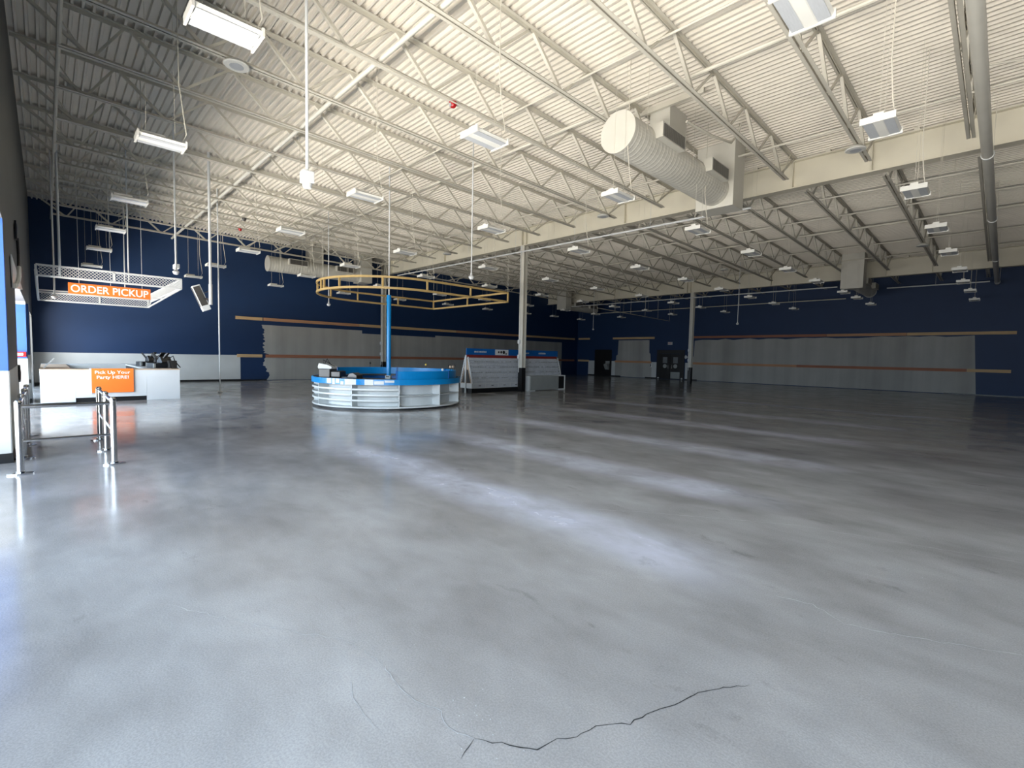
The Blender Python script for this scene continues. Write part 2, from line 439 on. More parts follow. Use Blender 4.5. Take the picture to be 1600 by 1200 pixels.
# pale wainscot paint (thin coat boards) and bare board areas belong to their walls
MB().box(XL, XL + .012, YF, 7.62, .1, 1.41).build('wainscot', 'wains', wl)
MB().box(XL, XL + .01, YF, 7.62, 0, .1).box(XL, XL + .01, 7.62, 8.95, 0, .07).build('base_strip', 'black', wl)
q = MB(); rnd = random.Random(5)
pts = [(8.95, .02)]; z = .02
while z < 3.1: z += .07; pts.append((8.95 + rnd.uniform(-.1, .06) + (.12 * math.sin(z * 5) if z < 1.5 else -.05 * z), min(z, 3.13)))
pts += [(14.75, 3.13), (14.75, 2.93), (20.5, 2.93), (20.5, 3.05), (35.0, 3.05), (35.0, .02)]
q.prism(pts, 'x', XL, XL + .006).build('bare_board', 'gyp', wl)
q = MB().prism([(-24.75, .03), (-24.75, 1.33), (-24.62, 1.35), (-24.6, 1.9), (-24.45, 2.0), (-24.4, 3.3), (-21.3, 3.3), (-21.27, 2.2), (-21.15, 2.1), (-21.1, 1.4), (-20.98, 1.35), (-20.98, .03)], 'y', YB - .006, YB)
rnd = random.Random(9); top_ = [(-17.25, 3.2)]; x = -17.25
while x < -1.1: x += .6; top_.append((min(x, -1.07), 3.25 + rnd.uniform(-.03, .09) + .004 * (x + 17)))
q.prism([(-17.45, .03), (-17.45, 1.3), (-17.5, 1.35), (-17.5, 1.85), (-17.3, 1.95)] + top_ + [(-.85, .03)], 'y', YB - .006, YB)
q.build('bare_board', 'gyp', wb)
MB().box(-27.72, -26.95, YB - .012, YB, .1, 1.41).box(-25.1, -24.7, YB - .012, YB, .1, 1.41).box(-21.0, -20.55, YB - .012, YB, .1, 1.41).box(-17.98, -17.4, YB - .012, YB, .1, 1.41).build('wainscot', 'wains', wb)
MB().box(-27.72, -26.95, YB - .014, YB, 0, .1).box(-25.1, -24.1, YB - .014, YB, 0, .1).box(-21.6, -20.55, YB - .014, YB, 0, .1).box(-17.98, -16.95, YB - .014, YB, 0, .1).box(-2.2, XR, YB - .014, YB, 0, .06).build('base_strip', 'black', wb)
# front wall lower pale paint and black base
q = MB()
q.box(-12.9, -9.7, YF, YF + .01, .14, 1.3).box(-9.7, -9.69, -3.2, YF, .14, 1.3).box(-19.5, -19.49, -1.6, YF, .1, 1.3).box(-20.1, -20.09, YF, -.33, .1, 1.4).box(-21.2, -20.1, -.33, -.32, .1, 1.4)
q.box(-20.1, -19.5, YF, YF + .01, .1, 1.3)
q.build('wainscot', 'wains', wf)
MB().box(-12.9, -9.69, YF, YF + .016, 0, .14).box(-9.7, -9.684, -3.2, YF + .016, 0, .14).box(-19.5, -19.48, -1.6, YF, 0, .1).box(-21.2, -20.09, -.33, -.315, 0, .1).build('base_strip', 'black', wf)
MB().box(-19.75, -12.65, -1.6, YF - .3, 3.05, 3.3).box(-19.5, -19.44, -1.6, YF, 2.84, 2.92).build('soffit', 'wains', wf)

# raw lumber ledgers (boards nailed to the walls)
def ledger(label, wall, a, b, z0, m, wall_y=False):
    q = MB()
    if wall == 'left': q.box(XL + .013, XL + .06, a, b, z0, z0 + .17)
    else: q.box(a, b, YB - .06, YB - .013, z0, z0 + .17)
    return tag(q.build('wall_board', m), label, 'board', 'lumber ledger boards on the walls', 'thing')


for a, b, m, w_ in ((7.4, 8.75, 'wood3', 'short pale'), (8.8, 14.5, 'wood', 'brown'), (14.52, 22.4, 'wood3', 'pale'), (22.42, 29.6, 'wood', 'tan'), (29.62, 36.9, 'wood3', 'dim')):
    k = {7.4: 'left of the bare board', 8.8: 'starting above the bare board', 14.52: 'behind the round kiosk', 22.42: 'above the card rack', 29.62: 'ending at the far dark corner'}[a]
    ledger(f'{w_} lumber board, upper row on blue end wall, {k}', 'left', a, b, 3.36, m)
for a, b, m, w_ in ((7.45, 8.72, 'wood3', 'short pale'), (8.9, 22.9, 'wood2', 'long reddish'), (22.92, 36.9, 'wood2', 'dim reddish')):
    k = {7.45: 'left of the bare board', 8.9: 'running behind the round kiosk', 22.92: 'running behind the card rack'}[a]
    ledger(f'{w_} lumber board, lower row on blue end wall, {k}', 'left', a, b, 1.3, m)
for a, b, z_, m, l in ((-28.95, -27.6, 3.4, 'wood3', 'short pale lumber board, upper one beside the far dark corner on back wall'),
                       (-28.95, -27.65, 1.3, 'wood3', 'short pale lumber board, lower one beside the far dark corner on back wall'),
                       (-25.0, -20.8, 3.4, 'wood3', 'tan lumber board above the small bare board patch between the doors'),
                       (-24.7, -21.05, 1.3, 'wood', 'tan lumber board across the middle of the small bare board patch'),
                       (-17.55, -8.2, 3.4, 'wood2', 'reddish lumber board over the large bare patch, starting at the column'),
                       (-8.18, -4.05, 3.4, 'wood', 'brown middle lumber board over the large bare patch on back wall'),
                       (-4.03, .55, 3.4, 'wood3', 'pale lumber board at the far end of the upper back wall row'),
                       (-17.6, -9.9, 1.3, 'wood', 'tan lumber board across the large bare patch, starting at the column'),
                       (-9.88, -1.3, 1.3, 'wood2', 'reddish lumber board across the middle of the large bare patch'),
                       (-1.28, .45, 1.3, 'wood3', 'short pale lumber board at the end of the lower back wall row')):
    ledger(l, 'back', a, b, z_, m)

# ------------------------------------------------------------------ doors in the back wall
def leaf(x0, x1, parent, side):
    lf = MB().box(x0, x1, YB - .05, YB - .01, .02, 2.12).build('door_leaf', 'satin', parent)
    cx = (x0 + x1) / 2
    MB().box(cx - .2, cx + .2, YB - .056, YB - .05, 1.35, 1.85).build('vision_panel', 'pglass', lf)
    MB().lathe([(0, 0), (.17, 0), (.17, .01), (0, .01)], 20, (cx, YB - .066, 1.1), 'y').build('round_sticker', 'panelg', lf)
    MB().box(x0 + .06, x1 - .06, YB - .058, YB - .05, .08, .62).build('kick_plate', 'panelg' if side > 0 else 'satin', lf)
    MB().bar((cx + .3 * side * -1, YB - .09, .9), (cx + .3 * side * -1, YB - .09, 1.2), .03).build('door_handle', 'chrome', lf)
    return lf


d = bpy.data.objects.new('door_1', None); C.objects.link(d); st(d)
q = MB().box(-20.5, -20.2, YB - .06, YB, 0, 2.45).box(-18.35, -18.05, YB - .06, YB, 0, 2.45).box(-20.2, -18.35, YB - .06, YB, 2.14, 2.45)
q.build('door_frame', 'black', d); leaf(-20.2, -19.29, d, -1); leaf(-19.27, -18.35, d, 1)
for x in (-20.3, -18.2):
    MB().lathe([(0, 0), (.06, 0), (.07, .06), (.05, .1), (0, .12)], 12, (x, YB - .1, .04)).build('door_stop', 'white', d)
d = bpy.data.objects.new('door_2', None); C.objects.link(d); st(d)
MB().box(-26.9, -25.15, YB - .04, YB, 0, 2.4).build('door_leaf', 'satin', d)
MB().box(-26.97, -26.88, YB - .06, YB, 0, 2.45).box(-25.17, -25.08, YB - .06, YB, 0, 2.45).box(-26.9, -25.15, YB - .06, YB, 2.38, 2.45).build('door_frame', 'black', d)
t = thing('drinking_fountain', 'grey wall drinking fountain beside the dark doorway on back wall', 'drinking fountain', (-25.5, YB - .04, .55))
MB().prism([(0, .62), (-.32, .58), (-.34, .46), (-.12, .1), (0, .05)], 'x', -.2, .2).build('basin', 'panelg', t)
MB().box(-.22, .22, -.02, 0, .6, .85).build('splash_plate', 'panelg', t)
t = thing('exit_sign', 'small pale exit sign above the black double doors', 'exit sign', (-19.35, YB - .04, 3.0))
MB().box(-.19, .19, -.03, .04, -.11, .11).build('housing', 'wains', t)
text('lettering', 'EXIT', 'red', t, (0, -.034, 0), (1, 0, 0), (0, 0, 1), .28, .13, .004)
q = MB(); q.prism([(-.17, 0), (0, -.17), (.17, 0), (0, .17)], 'y', -.02, 0)
o = q.build('diamond_sign', 'white'); o.location = (-17.95, YB - .0, 1.88)
tag(o, 'small white diamond sign on blue wall between double doors and column', 'sign', kind='thing')
t = thing('wall_phone', 'pale wall telephone beside the black double doors', 'telephone', (-21.0, YB - .012, 1.12))
MB().box(-.09, .09, -.07, 0, -.16, .16).build('phone_body', 'white', t); MB().bar((-.05, -.09, -.1), (-.05, -.09, .12), .04).build('handset', 'black', t)

# ------------------------------------------------------------------ girders and columns
def girder(label, y, z0, z1):
    t = thing('steel_beam', label, 'steel beam', (0, y, 0))
    MB().box(XL, XR, -.15, .15, z0, z0 + .03).build('bottom_flange', 'girder', t)
    MB().box(XL, XR, -.15, .15, z1 - .03, z1).build('top_flange', 'girder', t)
    MB().box(XL, XR, -.012, .012, z0 + .03, z1 - .03).build('web_plate', 'girder', t)
    zm = z0 + (z1 - z0) * .62
    for x in (-15.85, -15.6, -10.35, -4.6, -2.7, -21.9, -27.6):
        MB().box(x - .006, x + .006, -.14, .14, z0 + .03, z1 - .03).build('stiffener', 'girder', t)
    for k in range(19):                                       # joist seats on the top flange
        x = -28.75 + 1.925 * k
        MB().box(x - .06, x + .06, -.15, .15, z1, deck_z(y) - .002).build('seat_block', 'steel', t)
    return t


girder('deep cream steel beam spanning the near bay, first across the ceiling', 16.1, 6.79, 7.6)
girder('farther cream steel beam, second across the ceiling before the back wall', 32.9, 6.4, 7.33)


def column(x, y, z1, label):
    t = thing('steel_column', label, 'column', (x, y, 0))
    def prof(z0_, z1_, nm, m):
        q = MB(); q.box(-.125, .125, -.125, -.107, z0_, z1_).box(-.125, .125, .107, .125, z0_, z1_).box(-.007, .007, -.107, .107, z0_, z1_)
        return q.build(nm, m, t)
    prof(1.12, z1, 'white_shaft', 'galv'); prof(0, 1.12, 'black_base', 'black')
    MB().rod((-.06, -.15, 0.9), (-.06, -.15, z1), .016).build('conduit', 'white', t)
    for z in (1.55, 2.25): MB().box(-.12, 0, -.2, -.13, z, z + .18).build('junction_box', 'white', t)
    return t


column(-15.8, 16.1, 6.79, 'cream steel column with black base in front of the card rack')
column(-15.45, 32.9, 6.4, 'distant steel column standing before the large bare board patch')
column(-28.75, 16.1, 6.79, 'steel column rising behind the round kiosk against the end wall')

# ------------------------------------------------------------------ open-web joists
JP = {}


def joist_tree(key, y0, y1, c0, c1, panels, near_end_wall):
    """one joist: chords run y0..y1 (top) and c0..c1 (bottom)"""
    r = thing('roof_joist', 'joist', 'roof joist')
    def chord(a, b, zf, nm, up_):
        q = MB()
        for s in (-1, 1):
            xa, xb = (.012, .078) if s > 0 else (-.078, -.012)
            xv = (.012, .02) if s > 0 else (-.02, -.012)
            for (x0, x1, h0, h1) in ((xa, xb, 0, .007), (xv[0], xv[1], 0, .066)):
                if up_: h0, h1 = -h1, -h0
                v = [q.bm.verts.new((x, yy, zf(yy) + h)) for yy in (a, b) for x, h in ((x0, h0), (x1, h0), (x1, h1), (x0, h1))]
                for f in ((3, 2, 1, 0), (4, 5, 6, 7), (0, 1, 5, 4), (1, 2, 6, 5), (2, 3, 7, 6), (3, 0, 4, 7)): q.bm.faces.new([v[i] for i in f])
        return q.build(nm, 'steel', r)
    chord(y0, y1, lambda y: deck_z(y) - .003, 'top_chord', True)
    chord(c0, c1, lambda y: chord_z(y) - .02, 'bottom_chord', False)
    zt = lambda y: deck_z(y) - .04
    zb = lambda y: chord_z(y) + .01
    tops, bots = panels
    for b in bots:
        tl = [t_ for t_ in tops if t_ < b]; tr = [t_ for t_ in tops if t_ > b]
        if tl: MB().bar((0, tl[-1] + .05, zt(tl[-1])), (0, b - .04, zb(b)), .062, .062).build('web_member', 'steel', r)
        if tr: MB().bar((0, b + .04, zb(b)), (0, tr[0] - .05, zt(tr[0])), .04, .045).build('web_member', 'steel', r)
    # doubled end webs
    b = bots[-1]; e = tops[-1]
    MB().bar((.03, b + .1, zb(b)), (.03, e - .45, zt(e)), .02, .02).build('web_member', 'steel', r)
    b = bots[0]; e = tops[0]
    MB().bar((.03, b - .1, zb(b)), (.03, e + .45, zt(e)), .02, .02).build('web_member', 'steel', r)
    t_ = tree_of(r)
    return t_


P1 = ([-.3] + [1.3 + 1.8 * k for k in range(8)] + [16.0], [.75, 2.2, 4.0, 5.8, 7.6, 9.4, 11.2, 13.0, 14.85])
P1[0].sort()
P2 = ([16.2] + [18.2 + 1.8 * k for k in range(8)] + [32.8], [17.3, 19.1, 20.9, 22.7, 24.5, 26.3, 28.1, 29.9, 31.6])
P3 = ([33.0, 35.1, 37.3], [34.0, 36.2])
bays = (('near bay', -.36, 16.05, .3, 15.38, P1, [-.75 - 1.92 * k for k in range(-2, 15)]),
        ('middle bay', 16.15, 32.85, 16.75, 32.2, P2, [-.6 - 1.905 * k for k in range(-2, 15)]),
        ('last bay', 32.95, 37.38, 33.5, 37.36, P3, [-.7 - 1.92 * k for k in range(-1, 15)]))
for nm, y0, y1, c0, c1, P_, xs in bays:
    T = joist_tree(nm, y0, y1, c0, c1, P_, nm == 'near bay')
    xs = sorted(xs)
    for i, x in enumerate(xs):
        where = {'near bay': 'near bay', 'middle bay': 'middle bay', 'last bay': 'last bay'}[nm]
        lb = f'open-web steel joist, {ORD[i]} from the blue end wall, {where}'
        if i == 0: T[0].location = (x, 0, 0); T[0]['label'] = lb; T[0]['group'] = 'roof joists, ' + nm
        else: clone(T, (x, 0, 0), lb, 'roof joists, ' + nm)

# ------------------------------------------------------------------ pipes under the deck
def pipe(name, label, cat, p, q, r, n=8, m='steel', every=None):
    t = thing(name, label, cat, (0, 0, 0))
    MB().rod(p, q, r, n).build('pipe_run', m, t, smooth=True)
    if every:
        p = Vector(p); q = Vector(q); L_ = (q - p).length; k = int(L_ / every)
        for i in range(1, k):
            c = p.lerp(q, i / k); zt_ = deck_z(c.y)
            MB().rod((c.x, c.y, c.z), (c.x, c.y, zt_), .006, 5).build('hanger_rod', m, t)
    return t


pipe('sprinkler_pipe', 'thin white pipe crossing the joists close to the front wall', 'pipe', (-28.9, .31, 7.15), (8, .31, 7.15), .035)
t = thing('cable_duct', 'stout cream conduit crossing the near joists ahead of the camera', 'conduit', (0, 0, 0))
MB().rod((-28.9, 4.6, 7.12), (-5.6, 4.6, 7.12), .048, 14).build('duct_run', 'galv', t, smooth=True)
pipe('sprinkler_pipe', 'slim cream pipe crossing the near bay beyond the stout conduit', 'pipe', (-28.9, 7.95, 7.33), (8, 7.95, 7.33), .022, every=7.7)
pipe('sprinkler_pipe', 'thicker cream pipe crossing the near bay over the round duct', 'pipe', (-28.9, 9.35, 7.3), (8, 9.35, 7.3), .04, every=7.7)
pipe('sprinkler_pipe', 'white pipe crossing just ahead of the first steel beam', 'pipe', (-5.45, 13.85, 7.3), (8, 13.85, 7.3), .03, every=5)
pipe('sprinkler_pipe', 'pale pipe crossing ahead of the first beam toward the end wall', 'pipe', (-27.6, 13.95, 7.3), (-6.85, 13.95, 7.3), .03, every=7)
pipe('sprinkler_pipe', 'bright white pipe slung below the first steel beam', 'pipe', (-26.2, 15.62, 6.47), (-5.6, 15.62, 6.36), .035, m='white', every=3.4)
for yy, l in ((18.7, 'first pipe crossing the middle bay, just past the beam'), (21.2, 'second pipe crossing the middle bay joists'), (23.6, 'third pipe crossing the middle bay joists'), (27.2, 'fourth pipe crossing the middle bay joists'), (30.6, 'last pipe crossing the middle bay before the far beam')):
    pipe('sprinkler_pipe', 'thin grey-white ' + l, 'pipe', (-28.8, yy, 7.1), (8, yy, 7.1), .03 if yy != 23.6 else .045, every=7.7)
pipe('sprinkler_pipe', 'long white pipe slung below the far steel beam', 'pipe', (-26, 32.3, 6.0), (-6.7, 32.3, 5.97), .035, m='white', every=4)
pipe('sprinkler_pipe', 'thin white pipe before the back wall, right of the far duct', 'pipe', (-4.9, 35.6, 6.12), (-.6, 35.6, 6.1), .035, m='white', every=2)
pipe('sprinkler_pipe', 'thin dim pipe under the last bay near the back wall', 'pipe', (-26, 35.6, 5.65), (-6.9, 35.6, 5.65), .03, every=3)
t = thing('drain_pipe', 'thick grey roof pipe running lengthwise under the joists', 'pipe', (-.56, 0, 0))
MB().rod((0, .0, 6.75), (.22, 36.9, 6.15), .1, 20).build('pipe_run', 'galv', t, smooth=True)
for y in (6, 15.6, 22, 29.5, 36.4):
    MB().lathe([(.1, -.03), (.118, -.03), (.118, .03), (.1, .03)], 20, (.0 + .0062 * y, y, 6.75 - .01626 * y), 'y').build('clamp_ring', 'white', t)
    MB().rod((.0062 * y + .09, y, 6.85 - .01626 * y), (.0062 * y + .09, y, deck_z(y)), .008, 6).build('hanger_rod', 'steel', t)
pipe('brace_rod', 'thin pale brace running right from the thick grey pipe', 'brace', (-.42, 11.9, 6.9), (2.2, 13.2, 6.95), .02)
# white trunking riser beside the front wall
pipe('conduit_pipe', 'thin conduit along the fourth joist line running lengthwise under a joist', 'conduit', (-8.33, 1.0, 7.04), (-8.33, 12.8, 6.86), .016)

# ------------------------------------------------------------------ air handlers with round ducts
def duct_unit(label, x, yf, z0, r, yduct, zc, yret=None, hw=.53):
    """plenum front at y=yf; duct axis from y=yduct to the plenum"""
    t = thing('air_duct', label, 'air duct', (x, yf, 0))
    zt_ = deck_z(yf) - .003
    MB().box(-hw, hw, 0, .72, z0, zt_).build('plenum_box', 'galv', t, bevel=.006)
    q = MB(); L0, L1 = (yduct - yf, 0) if yduct < yf else (.72, yduct - yf)
    prof = []; n = int((L1 - L0) / .035); pr = []
    for k in range(n + 1):
        y = L0 + (L1 - L0) * k / n; pr.append((r + (.005 if k % 4 == 0 else 0), y))
    q.lathe(pr, 40, (0, 0, zc), 'y').build('round_duct', 'galv', t, smooth=False)
    for p in t.children: pass
    ye = L0 if yduct < yf else L1
    MB().lathe([(0, ye - .02), (r + .02, ye - .02), (r + .02, ye + .03), (0, ye + .03)], 40, (0, 0, zc), 'y').build('duct_end_cap', 'galv', t)
    sgn = 1
    for k, yy in enumerate((.28, .8)):
        c = L0 + (L1 - L0) * yy
        for s in ((1,) if True else (1, -1)):
            x0, x1 = r * .82, r + .16
            f = MB().box(x0, x1, c - .52, c + .52, zc + .02, zc + .34).build('side_register', 'galv', t)
            MB().box(x1, x1 + .006, c - .47, c + .47, zc + .05, zc + .31).build('grille_face', 'dark', f)
            q = MB()
            for j in range(24): q.box(x1 + .006, x1 + .014, c - .46 + j * .04, c - .448 + j * .04, zc + .05, zc + .31)
            q.build('grille_bars', 'grille', f)
    if yret:
        yr = yret - yf
        MB().box(-.43, .1, yr, yr + .85, zc + r * .93, deck_z(yret) - .016).build('return_box', 'galv', t, bevel=.005)
        MB().box(-.75, .95, yr - .12, yr - .04, deck_z(yret) - .13, deck_z(yret) - .02).build('curb_angle', 'steel', t)
    for yy in (.1, .55):
        c = L0 + (L1 - L0) * yy
        for s in (-1, 1): MB().rod((s * r * .97, c, zc), (s * r * .97, c, deck_z(yf + c) - .002), .005, 5).build('hanger_rod', 'steel', t)
    return t


duct_unit('large round spiral duct with end cap and white plenum at the first beam', -5.9, 13.6, 5.94, .41, 8.76, 6.42, 10.75)
duct_unit('distant round duct with end cap hanging by the blue end wall', -28.26, 14.0, 6.02, .41, 8.8, 6.45, 11.0)
duct_unit('tall white duct plenum under the far beam, nearer the thick pipe', -5.72, 30.6, 5.61, .32, 35.6, 5.98, hw=.5)
duct_unit('distant grey duct plenum under the far beam beside the near column', -26.35, 31.5, 5.74, .32, 36.3, 6.04, hw=.5)
t = thing('flexible_conduit', 'thin curved conduit running from the round duct plenum', 'conduit', (0, 0, 0))
MB().tube([(-5.2, 10.4, 6.98), (-5.1, 11.5, 7.0), (-5.0, 12.4, 7.1), (-4.95, 12.7, 7.4), (-4.93, 12.75, 7.66)], .03).build('conduit_run', 'steel', t, smooth=True)

# ------------------------------------------------------------------ high bay lights
def high_bay():
    t = thing('high_bay_light', 'high bay', 'ceiling light')
    h = MB().prism([(-.19, .0), (-.17, -.035), (-.1, -.015), (-.05, -.05), (.05, -.05), (.1, -.015), (.17, -.035), (.19, 0), (.15, .03), (-.15, .03)], 'y', -.3, .3).build('housing', 'offwhite', t)
    for s in (-1, 1):
        MB().box(min(s * .06, s * .17), max(s * .06, s * .17), -.285, .285, -.045, -.038).build('lens', 'lens', t)
        MB().box(-.2, .2, min(s * .3, s * .325), max(s * .3, s * .325), -.055, .035).build('end_cap', 'offwhite', t)
    MB().box(-.06, .06, -.27, .05, .03, .085).build('driver_box', 'offwhite', t)
    return t


HB = high_bay(); HBT = tree_of(HB)
HBL = high_bay(); hb_first = True
rowsL = {
    'row furthest right': [(-1.48, 1.59 + 3.58), (-1.35, 8.5), (-1.32, 12.09), (-1.26, 15.66), (-1.24, 19.23), (-1.16, 22.9), (-1.2, 26.28), (-1.1, 29.57), (-1.07, 33.6)],
    'second row': [(-5.79, 1.41), (-5.74, 4.93), (-5.69, 8.53), (-5.62, 12.09), (-5.56, 15.69), (-5.56, 19.32), (-5.45, 22.74), (-5.33, 27.0), (-5.27, 29.64), (-5.24, 33.2)],
    'third row': [(-9.67, 1.42), (-9.65, 4.96), (-9.59, 8.53), (-9.37, 11.99), (-9.42, 15.68), (-9.37, 19.23), (-9.34, 22.8), (-9.3, 26.4), (-9.25, 30.0), (-9.2, 33.6)],
    'fourth row': [(-13.93, 1.44), (-13.98, 4.96), (-13.88, 8.55), (-13.78, 12.11), (-13.81, 15.72), (-13.78, 19.15), (-13.45, 22.67), (-13.64, 26.53), (-13.42, 29.73), (-13.33, 33.32)],
    'fifth row': [(-17.74, 1.4), (-17.83, 4.95), (-17.64, 8.45), (-17.44, 11.78), (-17.35, 15.35), (-17.54, 19.32), (-17.55, 22.96), (-17.62, 26.38), (-17.2, 29.7), (-17.1, 33.2)],
    'sixth row': [(-21.58, 1.39), (-21.94, 4.91), (-21.53, 8.3), (-21.7, 12.0), (-21.94, 15.73), (-21.69, 18.81), (-21.7, 22.6), (-21.7, 26.4), (-21.7, 30.0), (-21.6, 33.4)],
    'row beside the end wall': [(-26.18, 1.44), (-26.03, 4.93), (-25.93, 8.45), (-25.97, 12.06), (-26.02, 15.68), (-25.74, 19.13), (-25.93, 22.79), (-25.84, 26.74), (-25.67, 29.81), (-25.78, 33.54)]}
used = False
bpy.data.objects.remove(HBL)
for o in list(bpy.data.objects):
    if o.parent is None and o.type == 'MESH' and o.name.split('.')[0] in ('housing', 'lens', 'end_cap', 'driver_box'): bpy.data.objects.remove(o)
cable_me = None
for row, L_ in rowsL.items():
    for i, (x, y) in enumerate(L_):
        if row == 'row furthest right': i += 1
        rn = {'row furthest right': 'row beside the thick grey pipe', 'second row': 'row just left of the thick pipe row', 'third row': 'third row from the thick pipe', 'fourth row': 'middle row of seven', 'fifth row': 'third row from the end wall', 'sixth row': 'second row from the end wall', 'row beside the end wall': 'row nearest the blue end wall'}[row]
        lb = f'white high bay light, {ORD[i]} from the front, {rn}'
        zz = 5.0
        if not used: HB.location = (x, y, zz); HB['label'] = lb; HB['group'] = 'high bay ceiling lights'; r = HB; used = True
        else: r = clone(HBT, (x, y, zz), lb, 'high bay ceiling lights')
        dz = hang_z(x, y) - zz
        for s in (-1, 1):
            dq = dz if abs(y + s * .18 - 32.9) > .17 else 1.398
            if (x, y) == (-5.62, 12.09): dq = 1.1
            MB().tube([(0, s * .2, .03), (0, s * .19, .3), (0, s * .18, dq)], .0035, 4).build('hanging_cable', 'steel', r)
        if y < 14: MB().tube([(.05, .28, .05), (.1, .33, .18), (.06, .3, .5), (.03, .25, 1.0), (.04, .24, dz)], .009, 6).build('power_cord', 'steel', r)
t = thing('high_bay_light', 'white high bay light cut off by the top edge of the photo', 'ceiling light', (-1.5, 5.15, 5.0))
bpy.data.objects.remove(t)

# ------------------------------------------------------------------ things hanging on drop rods
def drop(label, x, y, zb, kind='sensor', r=.018, name='drop_sensor', cat='sensor'):
    t = thing(name, label, cat, (x, y, 0))
    jz = chord_z(y)
    MB().rod((0, 0, zb), (0, 0, hang_z(x, y)), r, 8).build('drop_rod', 'white', t)
    if kind == 'camera':
        MB().box(-.07, .07, -.07, .07, zb - .1, zb + .05).build('camera_housing', 'white', t, bevel=.01)
        MB().lathe([(0, 0), (.05, .01), (.06, .05), (.06, .08)], 16, (0, 0, zb - .17)).build('camera_dome', 'white', t)
    elif kind == 'box':
        MB().box(-.14, .14, -.06, .06, zb - .12, zb).build('box_housing', 'white', t, bevel=.01)
    else:
        MB().lathe([(0, -.1), (.05, -.085), (.085, -.02), (.06, .0), (.035, .03), (.02, .1)], 16, (0, 0, zb)).build('sensor_head', 'white', t, smooth=True)
    return t


drop('white camera on a drop rod nearest the viewer, below the ceiling', -6.45, 2.5, 3.95, 'camera', .02, 'security_camera', 'camera')
drop('white sensor on a drop rod left of the near column', -10.5, 8.6, 3.87)
drop('white sensor on a drop rod in front of the tan ring frame', -20.1, 8.67, 3.72)
drop('white sensor on a drop rod above the orange pickup sign corner', -15.6, 2.56, 3.75, 'sensor', .02)
drop('white box on a drop rod right of the orange pickup sign', -16.1, 2.65, 4.0, 'box')
drop('white sensor on a drop rod before the large bare board patch', -11.0, 29.38, 3.88)
drop('thin white sensor drop rod before the far dark corner', -23.05, 31.6, 3.98)
drop('white sensor on a thin rod inside the white canopy frame', -21.5, .25, 3.3)
t = thing('service_pole', 'thin white power pole reaching the floor by the blue wall', 'pole', (-21.33, 4.86, 0))
MB().rod((0, 0, .04), (0, 0, deck_z(5) - .002), .024, 10).build('pole_shaft', 'white', t)
MB().lathe([(0, 0), (.09, 0), (.09, .03), (.04, .06), (.025, .1)], 16).build('floor_flange', 'white', t)
# speaker on a long arm
t = thing('hanging_speaker', 'tilted white column speaker on a thick ceiling pole', 'speaker', (-17.75, 3.82, 0))
MB().rod((0, 0, 3.1), (0, 0, deck_z(3.8) - .002), .04, 12).build('speaker_pole', 'white', t, smooth=True)
MB().rod((0, 0, 3.1), (0, 0, 3.75), .055, 12).build('pole_sleeve', 'white', t, smooth=True)
MB().bar((0, 0, 3.25), (-.35, -.1, 3.32), .05, .05).bar((0, 0, 3.55), (-.35, -.1, 3.5), .02, .02).build('speaker_bracket', 'black', t)
b = MB().box(-.15, .15, -.12, .12, -.42, .42).build('speaker_cabinet', 'white', t, bevel=.015)
g_ = MB().box(-.11, .11, -.13, -.118, -.25, .38).build('speaker_grille', 'dark', b)
g2 = MB().box(.148, .158, -.095, .095, -.25, .38).build('speaker_grille', 'dark', b)
b.location = (-.52, -.16, 3.33); b.rotation_euler = (math.radians(22), 0, math.radians(-6))

# ceiling disc speakers and alarms on the joists
for x, y, l in ((-10.28, 2.69, 'round white ceiling speaker near the closest big light'), (-2.72, 14.1, 'round white ceiling speaker beside the thick pipe at the first beam'),
                (-10.36, 14.6, 'round white ceiling speaker left of the big round duct'), (-19.97, 14.75, 'round white ceiling speaker over the tan ring frame'),
                (-2.52, 26.3, 'round pale ceiling speaker in the far bay by the thick pipe'), (-10.8, 26.6, 'round pale ceiling speaker in the middle bay')):
    t = thing('ceiling_speaker', l, 'ceiling speaker', (x, y, chord_z(y) - .14), group='round ceiling speakers')
    MB().lathe([(0, 0), (.2, 0), (.22, .015), (.2, .05), (.12, .1), (.04, .12)], 28).build('speaker_dish', 'offwhite', t, smooth=True)
    MB().lathe([(0, -.004), (.12, -.004), (.12, 0)], 24).build('speaker_grille', 'lens', t)
    MB().rod((0, 0, .1), (0, 0, hang_z(x, y) - chord_z(y) + .14), .01, 6).build('mount_rod', 'steel', t)
for x, y, m, l in ((-8.43, 6.33, 'red', 'red strobe alarm on a near bay joist'), (-23.7, 6.26, 'red', 'small red alarm on a joist near the end wall'), (-21.75, 5.9, 'dark', 'small dark detector on a joist near the end wall')):
    t = thing('fire_alarm', l, 'fire alarm', (x, y, chord_z(y) - .024))
    MB().lathe([(0, -.11), (.05, -.1), (.08, -.05), (.085, 0), (0, 0)], 20).build('alarm_body', m, t, smooth=True)
    MB().box(-.03, .03, -.085, -.06, -.1, -.04).build('strobe_lens', 'lens', t)

# hanging rail near back wall
t = thing('hanging_rail', 'thin dim rail with drop rods hanging in the far bay', 'rail', (0, 0, 0))
a_, b_ = Vector((-17.9, 24.9, 4.8)), Vector((-19.1, 36.6, 4.8))
MB().rod(a_, b_, .025, 6).build('rail_tube', 'steel', t)
for k in range(6):
    p_ = a_.lerp(b_, k / 5.); MB().rod(p_, (p_.x, p_.y, deck_z(p_.y) - .002), .008, 5).build('drop_rod', 'steel', t)

